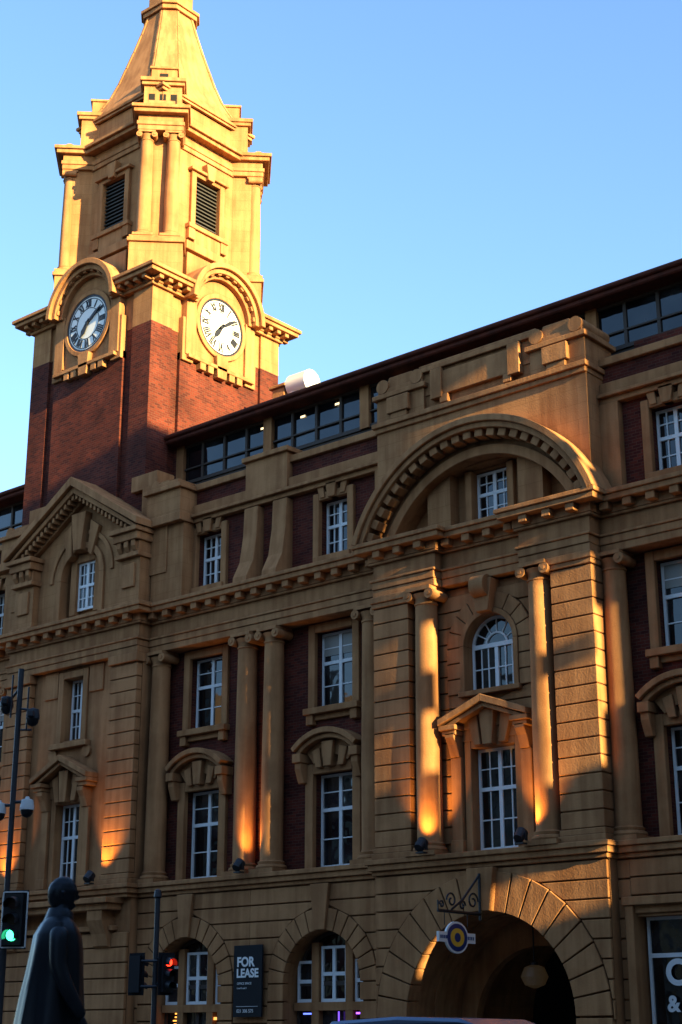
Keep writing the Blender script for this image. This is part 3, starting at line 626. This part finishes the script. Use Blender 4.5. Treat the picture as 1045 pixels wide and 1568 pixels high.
b=MB(); b.cyl((.1,0,2.4),(.34,.2,2.4),.025,8); b.cyl((.1,0,2.85),(.34,.2,2.85),.025,8); b.done('bracket',POLE,e)
e=empty('hanging_sign',(-23.7,-.98,0)); b=MB()
b.cyl((0,0,4.45),(0,-1.75,4.45),.04,10); b.cyl((0,0,5.45),(0,0,4.3),.04,10)
pts=[(0,-.02,5.4),(0,-.35,5.1),(0,-.75,4.75),(0,-1.2,4.5)]
for p,q in zip(pts,pts[1:]): b.cyl(p,q,.03,8)
def scroll(cy,cz,r0,tn,sg):
    P=[]
    for i in range(22):
        a=i/21*tn*2*math.pi; r=r0*(1-.75*i/21); P.append((0,cy+sg*r*math.cos(a),cz+r*math.sin(a)))
    for p,q in zip(P,P[1:]): b.cyl(p,q,.024,6)
scroll(-.3,4.75,.22,1.3,1); scroll(-1.2,4.72,.2,1.2,-1); scroll(-.75,4.62,.13,1.2,1); scroll(-1.6,4.6,.1,1.1,-1)
b.cyl((0,-1.75,4.45),(0,-1.75,4.7),.02,8); b.cyl((0,-.55,4.45),(0,-.55,4.12),.012,6); b.cyl((0,-1.5,4.45),(0,-1.5,4.12),.012,6)
b.done('iron_bracket',BLACK,e)
def disc(n,rx,rz,t,mat,y0=-1.03,z0=3.84):
    b=MB(); b.pyz([(y0+rx*math.cos(2*math.pi*i/36),z0+rz*math.sin(2*math.pi*i/36)) for i in range(36)],-t,t); b.done(n,mat,e)
disc('white_oval',.46,.38,.03,WHITE); disc('navy_ring',.41,.33,.036,NAVY); disc('yellow_disc',.28,.22,.042,YEL); disc('navy_centre',.12,.11,.048,NAVY)
b=MB(); b.box(-.033,.033,-1.78,-1.4,3.72,3.96); b.box(-.033,.033,-.66,-.28,3.72,3.96); b.done('white_wings',WHITE,e)
b=MB()
for i in range(4): b.box(-.04,.04,-1.72+i*.075,-1.67+i*.075,3.8,3.88); b.box(-.04,.04,-.6+i*.07,-.56+i*.07,3.8,3.88)
b.done('wing_lettering',NAVY,e)
e=empty('for_lease_sign',(-32.25,-.42,3.05)); b=MB(); b.box(-.56,.56,-.04,.02,-.98,.98); b.done('board',SIGNB,e,.008)
def text(s_,size,x,z,mat,par,y=-.05,rz=0,al='LEFT',ext=.002):
    c=bpy.data.curves.new('lettering','FONT'); c.body=s_; c.size=size; c.align_x=al; c.extrude=ext; c.offset=size*.035 if size>.2 else 0
    o=bpy.data.objects.new('lettering',c); sc.collection.objects.link(o); o.rotation_euler=(R_(90),0,rz); o.location=(x,y,z); o.parent=par; c.materials.append(mat); return o
text('FOR',.36,-.42,.4,WHITE,e); text('LEASE',.33,-.43,.1,WHITE,e); text('OFFICE SPACE',.09,-.4,-.1,WHITE,e); text('Level 2 and 3',.07,-.4,-.22,WHITE,e); text('021 306 575',.13,-.4,-.86,WHITE,e)
b=MB(); b.box(-.42,.42,-.046,-.04,-.7,-.69); b.done('rule',WHITE,e)
e=empty('shop_lettering',(-18.9,-.0,3.0)); text('CO',.8,-.3,-.3,WHITE,e,y=.14); text('& CO',.5,-.3,-.9,WHITE,e,y=.14)
def neon(n,x,z,w,h,c,st):
    b=MB(); b.box(x-w/2,x+w/2,.2,.22,z-h/2,z+h/2); b.done(n,plain(n+'_glow',c,.5,0,c,st))
neon('neon_strip',-30.45,2.15,.5,.04,(.12,.18,1),3); neon('neon_strip',-29.4,2.0,.04,.4,(.25,.1,1),1.5); neon('neon_strip',-28.6,2.15,.35,.05,(.4,.1,1),3)
for i in range(7): neon('neon_sign',-35.75+random.uniform(-.1,.1),2.2-i*.1,.3,.04,(1,.35,.05),3)
neon('neon_strip',-34.1,2.05,.25,.08,(1,.4,.08),2)
e=empty('porch_lantern',(PC+.1,1.2,3.0)); b=MB(); b.lathe(0,0,[(.05,-.28),(.26,-.2),(.36,0),(.26,.24),(.08,.3)],18); b.done('globe',plain('lantern_glass',(.1,.08,.05),.3,0,(1,.6,.25),.015),e,0,True)
b=MB(); b.cyl((0,0,.3),(0,0,1.4),.02,8); b.lathe(0,0,[(.1,.28),(.1,.36),(.02,.4)],12); b.done('stem',BLACK,e,0,True)
# ---------------------------------------------------------------- uplights
def uplight(x,y,tx,ty,en,tz=11,spot=78):
    e=empty('facade_uplight',(x,y,6.03)); b=MB()
    b.box(-.12,.12,-.1,.1,0,.04); b.cyl((0,0,.04),(0,0,.14),.025,8)
    b.cyl((0,-.12,.12),(0,.06,.3),.13,16,None,.15); b.cyl((0,.06,.3),(0,.075,.315),.155,16); b.box(-.17,-.15,-.05,.05,.08,.3); b.box(.15,.17,-.05,.05,.08,.3)
    b.done('lamp_body',BLACK,e,.0)
    l=bpy.data.lights.new('uplight_lamp','SPOT'); l.energy=en; l.color=(1,.48,.1); l.spot_size=R_(spot); l.spot_blend=1.0; l.shadow_soft_size=.1
    o=bpy.data.objects.new('uplight_lamp',l); sc.collection.objects.link(o); o.parent=e
    p=Vector((0,.09,.36)); t=Vector((tx-x,ty-y,tz-6.03)); o.location=p; o.rotation_euler=(p-t).to_track_quat('Z','Y').to_euler()
for x,y,tx,ty,en in ((PC-1.55,-1.22,PC-1.9,-.3,430),(PC+1.55,-1.22,PC+1.9,-.3,430),(-32.35,-.68,-32.35,.4,430),(-38.3,-1.2,-38.0,-.4,400),(-43.2,-1.2,-43.2,-.4,350)):
    uplight(x,y-.12,tx,ty,en,8.2)
# ---------------------------------------------------------------- statue
ST=empty('bronze_statue',(-10.97,-24.96,0)); ST.rotation_euler=(0,0,R_(40.6+12))
b=MB(); b.box(-.55,.55,-.55,.55,0,.12); b.box(-.45,.45,-.45,.45,.12,.84); b.box(-.5,.5,-.5,.5,.84,.92); b.done('plinth',CONC,ST,.02)
def loft(secs,n=28,fold=0,seed=0):
    b=MB(); vs=[];fs=[]
    for j,(z,cx,cy,rx,ry) in enumerate(secs):
        t=1-j/(len(secs)-1)
        for i in range(n):
            a=2*math.pi*i/n; f=1+fold*t*math.sin(7*a+seed)+fold*.5*t*math.sin(11*a+z*2)
            vs.append((cx+rx*f*math.cos(a),cy+ry*f*math.sin(a),z))
    for j in range(len(secs)-1):
        for i in range(n): fs.append((j*n+i,j*n+(i+1)%n,(j+1)*n+(i+1)%n,(j+1)*n+i))
    fs.append(list(range(n-1,-1,-1))); fs.append([(len(secs)-1)*n+i for i in range(n)]); b.add(vs,fs); return b
b=loft([(1.12,-.05,0,.35,.37),(1.35,-.04,0,.33,.35),(1.6,-.03,0,.3,.32),(1.85,-.02,0,.27,.29),(2.02,-.01,0,.245,.275),(2.2,.0,0,.225,.27),(2.34,.0,0,.205,.265),(2.44,0,0,.15,.23),(2.49,0,0,.105,.15),(2.52,.01,0,.085,.09),(2.6,.03,0,.065,.065)],44,.07)
o=b.done('coat_and_torso',BRONZE,ST,0,True)
b=loft([(2.46,.0,0,.13,.14),(2.53,.01,0,.115,.12),(2.57,.0,0,.09,.095)],24,0); b.done('collar',BRONZE,ST,0,True)
def skin(name,pts,par,edges=None):
    me=bpy.data.meshes.new(name); me.from_pydata([p[:3] for p in pts],edges or [(i,i+1) for i in range(len(pts)-1)],[]); o=bpy.data.objects.new(name,me); sc.collection.objects.link(o)
    md=o.modifiers.new('skin','SKIN'); md.use_smooth_shade=True
    for v,p in zip(me.skin_vertices[0].data,pts): v.radius=(p[3],p[3])
    me.skin_vertices[0].data[0].use_root=True
    s=o.modifiers.new('sub','SUBSURF'); s.levels=2; s.render_levels=2
    me.materials.append(BRONZE); o.parent=par; return o
for sy in (-1,1):
    dx0=.1
    skin('arm',[(0,sy*.2,2.38,.09),(0,sy*.27,2.32,.09),(-.0,sy*.31,2.08,.08),(.08,sy*.33,1.9,.072),(.2,sy*.31,1.7,.062),(.23,sy*.3,1.66,.045)],ST)
    hand=[(.12+dx0,sy*.3,1.67,.03),(.14+dx0,sy*.3,1.6,.038),(.15+dx0,sy*.3,1.55,.03)]
    ed=[(0,1),(1,2)]
    for k,(dx,ln) in enumerate(((-.03,.055),(-.01,.07),(.012,.075),(.033,.065))):
        i=len(hand); hand+=[(.15+dx0+dx,sy*.3,1.52,.011),(.155+dx0+dx,sy*.285,1.52-ln*.5,.01),(.15+dx0+dx,sy*.265,1.52-ln,.009)]; ed+=[(2,i),(i,i+1),(i+1,i+2)]
    i=len(hand); hand+=[(.175+dx0,sy*.285,1.59,.013),(.19+dx0,sy*.27,1.55,.011)]; ed+=[(1,i),(i,i+1)]
    skin('hand',hand,ST,ed)
    skin('leg',[(0,sy*.1,1.6,.09),(.02,sy*.11,1.35,.075),(.0,sy*.12,1.0,.05),(.0,sy*.12,.97,.045),(.1,sy*.13,.955,.04),(.19,sy*.14,.95,.03)],ST)
bm=bmesh.new(); bmesh.ops.create_uvsphere(bm,u_segments=32,v_segments=24,radius=1)
for v in bm.verts:
    x,y,z=v.co
    fx=.13 if x<0 else .112; nx=x*fx; ny=y*.09*(1-.18*max(0,-z)); nz=z*.15
    if x>0:
        if abs(y)<.22 and -.35<z<.12: nx+=.034*(1-abs(y)/.22)*(1-abs(z+.18)/.32 if abs(z+.18)<.32 else 0)
        if z<-.6 and abs(y)<.4: nx+=.024
        if .08<z<.25: nx+=.01
        if -.5<z<-.38 and abs(y)<.35: nx-=.008
        if -.02<z<.12 and .25<abs(y)<.55: nx-=.012
    if z>.1 or x<-.2:
        nn=1.06+.03*math.sin(20*y+13*x)+.02*math.sin(25*z); nx*=nn; ny*=nn; nz*=1.02
    v.co=(nx+.03,ny,nz+2.69)
me=bpy.data.meshes.new('head'); bm.to_mesh(me); bm.free()
for p in me.polygons: p.use_smooth=True
me.materials.append(BRONZE); o=bpy.data.objects.new('head',me); sc.collection.objects.link(o); o.parent=ST; 
b=MB()
for sy in (-1,1): b.lathe(0,0,[(.012,-.03),(.018,0),(.02,.02),(.01,.035)],10,Matrix.Translation((.02,sy*.095,2.68)))
b.done('ears',BRONZE,ST,0,True)
# ---------------------------------------------------------------- parked SUV
CAR=empty('parked_car',(-11.7,-17.7,-.12)); CARP=plain('car_paint_blue_grey',(.12,.16,.24),.25,.4); CGL=plain('car_glass',(.01,.012,.015),.05)
b=MB(); b.pxz([(-2.25,.35),(-2.3,.8),(-2.2,1.12),(1.1,1.15),(2.1,1.0),(2.3,.75),(2.28,.35)],-.92,.92); b.done('body',CARP,CAR,.08)
b=MB(); lo=[(-2.1,-.86,1.12),(1.05,-.86,1.14),(1.05,.86,1.14),(-2.1,.86,1.12)]; hi=[(-1.8,-.68,1.78),(.2,-.68,1.8),(.2,.68,1.8),(-1.8,.68,1.78)]
b.add(lo+hi,[(0,1,5,4),(1,2,6,5),(2,3,7,6),(3,0,4,7)]); b.done('windows',CGL,CAR)
b=MB(); b.pxz([(-1.95,1.74),(-1.85,1.82),(-.8,1.87),(.15,1.84),(.4,1.76)],-.7,.7)
for x in (-1.9,-.85,.3):
    for sy in (-1,1): b.cyl((x*1.02,sy*.86,1.13),(x*.94,sy*.69,1.78),.04,8)
b.done('roof',CARP,CAR,.05)
for x in (-1.4,1.45):
    for sy in (-1,1):
        b=MB(); b.cyl((x,sy*.74,.34),(x,sy*.95,.34),.34,24); b.done('tyre',BLACK,CAR,.03); b=MB(); b.cyl((x,sy*.93,.34),(x,sy*.965,.34),.2,16); b.done('hub',METAL,CAR)
b=MB(); b.box(2.2,2.32,-.8,-.45,.72,.88); b.box(2.2,2.32,.45,.8,.72,.88); b.box(-2.34,-2.2,-.8,-.55,.8,1.0); b.box(-2.34,-2.2,.55,.8,.8,1.0); b.done('lamps',WHITE,CAR)
# ================================================================ camera, light, sky
th=math.atan(806/2400.0)
cam=bpy.data.cameras.new('camera'); co=bpy.data.objects.new('camera',cam); sc.collection.objects.link(co); sc.camera=co
co.location=(0,-34,1.5); co.rotation_euler=(R_(90)+th,0,R_(40.6)); cam.sensor_fit='VERTICAL'; cam.sensor_height=36; cam.lens=2400/1568*36; cam.clip_end=4000
cam.dof.use_dof=True; cam.dof.focus_distance=47; cam.dof.aperture_fstop=3.2
w=bpy.data.worlds.new('World'); sc.world=w; w.use_nodes=True
nt=w.node_tree; sk=nt.nodes.new('ShaderNodeTexSky'); sk.sky_type='NISHITA'; sk.sun_disc=False; sk.air_density=1.0; sk.dust_density=.5; sk.ozone_density=3.4
nt.links.new(sk.outputs[0],nt.nodes['Background'].inputs[0]); nt.nodes['Background'].inputs[1].default_value=.47
Sd=Vector((math.cos(ph)*math.cos(el),-math.sin(ph)*math.cos(el),math.sin(el)))
sk.sun_elevation=el; sk.sun_rotation=math.atan2(Sd.x,Sd.y)
l=bpy.data.lights.new('sun','SUN'); l.energy=21; l.angle=R_(.5); l.color=(1,.78,.36)
lo=bpy.data.objects.new('sun',l); sc.collection.objects.link(lo); lo.rotation_euler=Sd.to_track_quat('Z','Y').to_euler(); lo.location=(20,-20,60)
sc.view_settings.view_transform='Standard'; sc.view_settings.look='None'; sc.view_settings.exposure=0
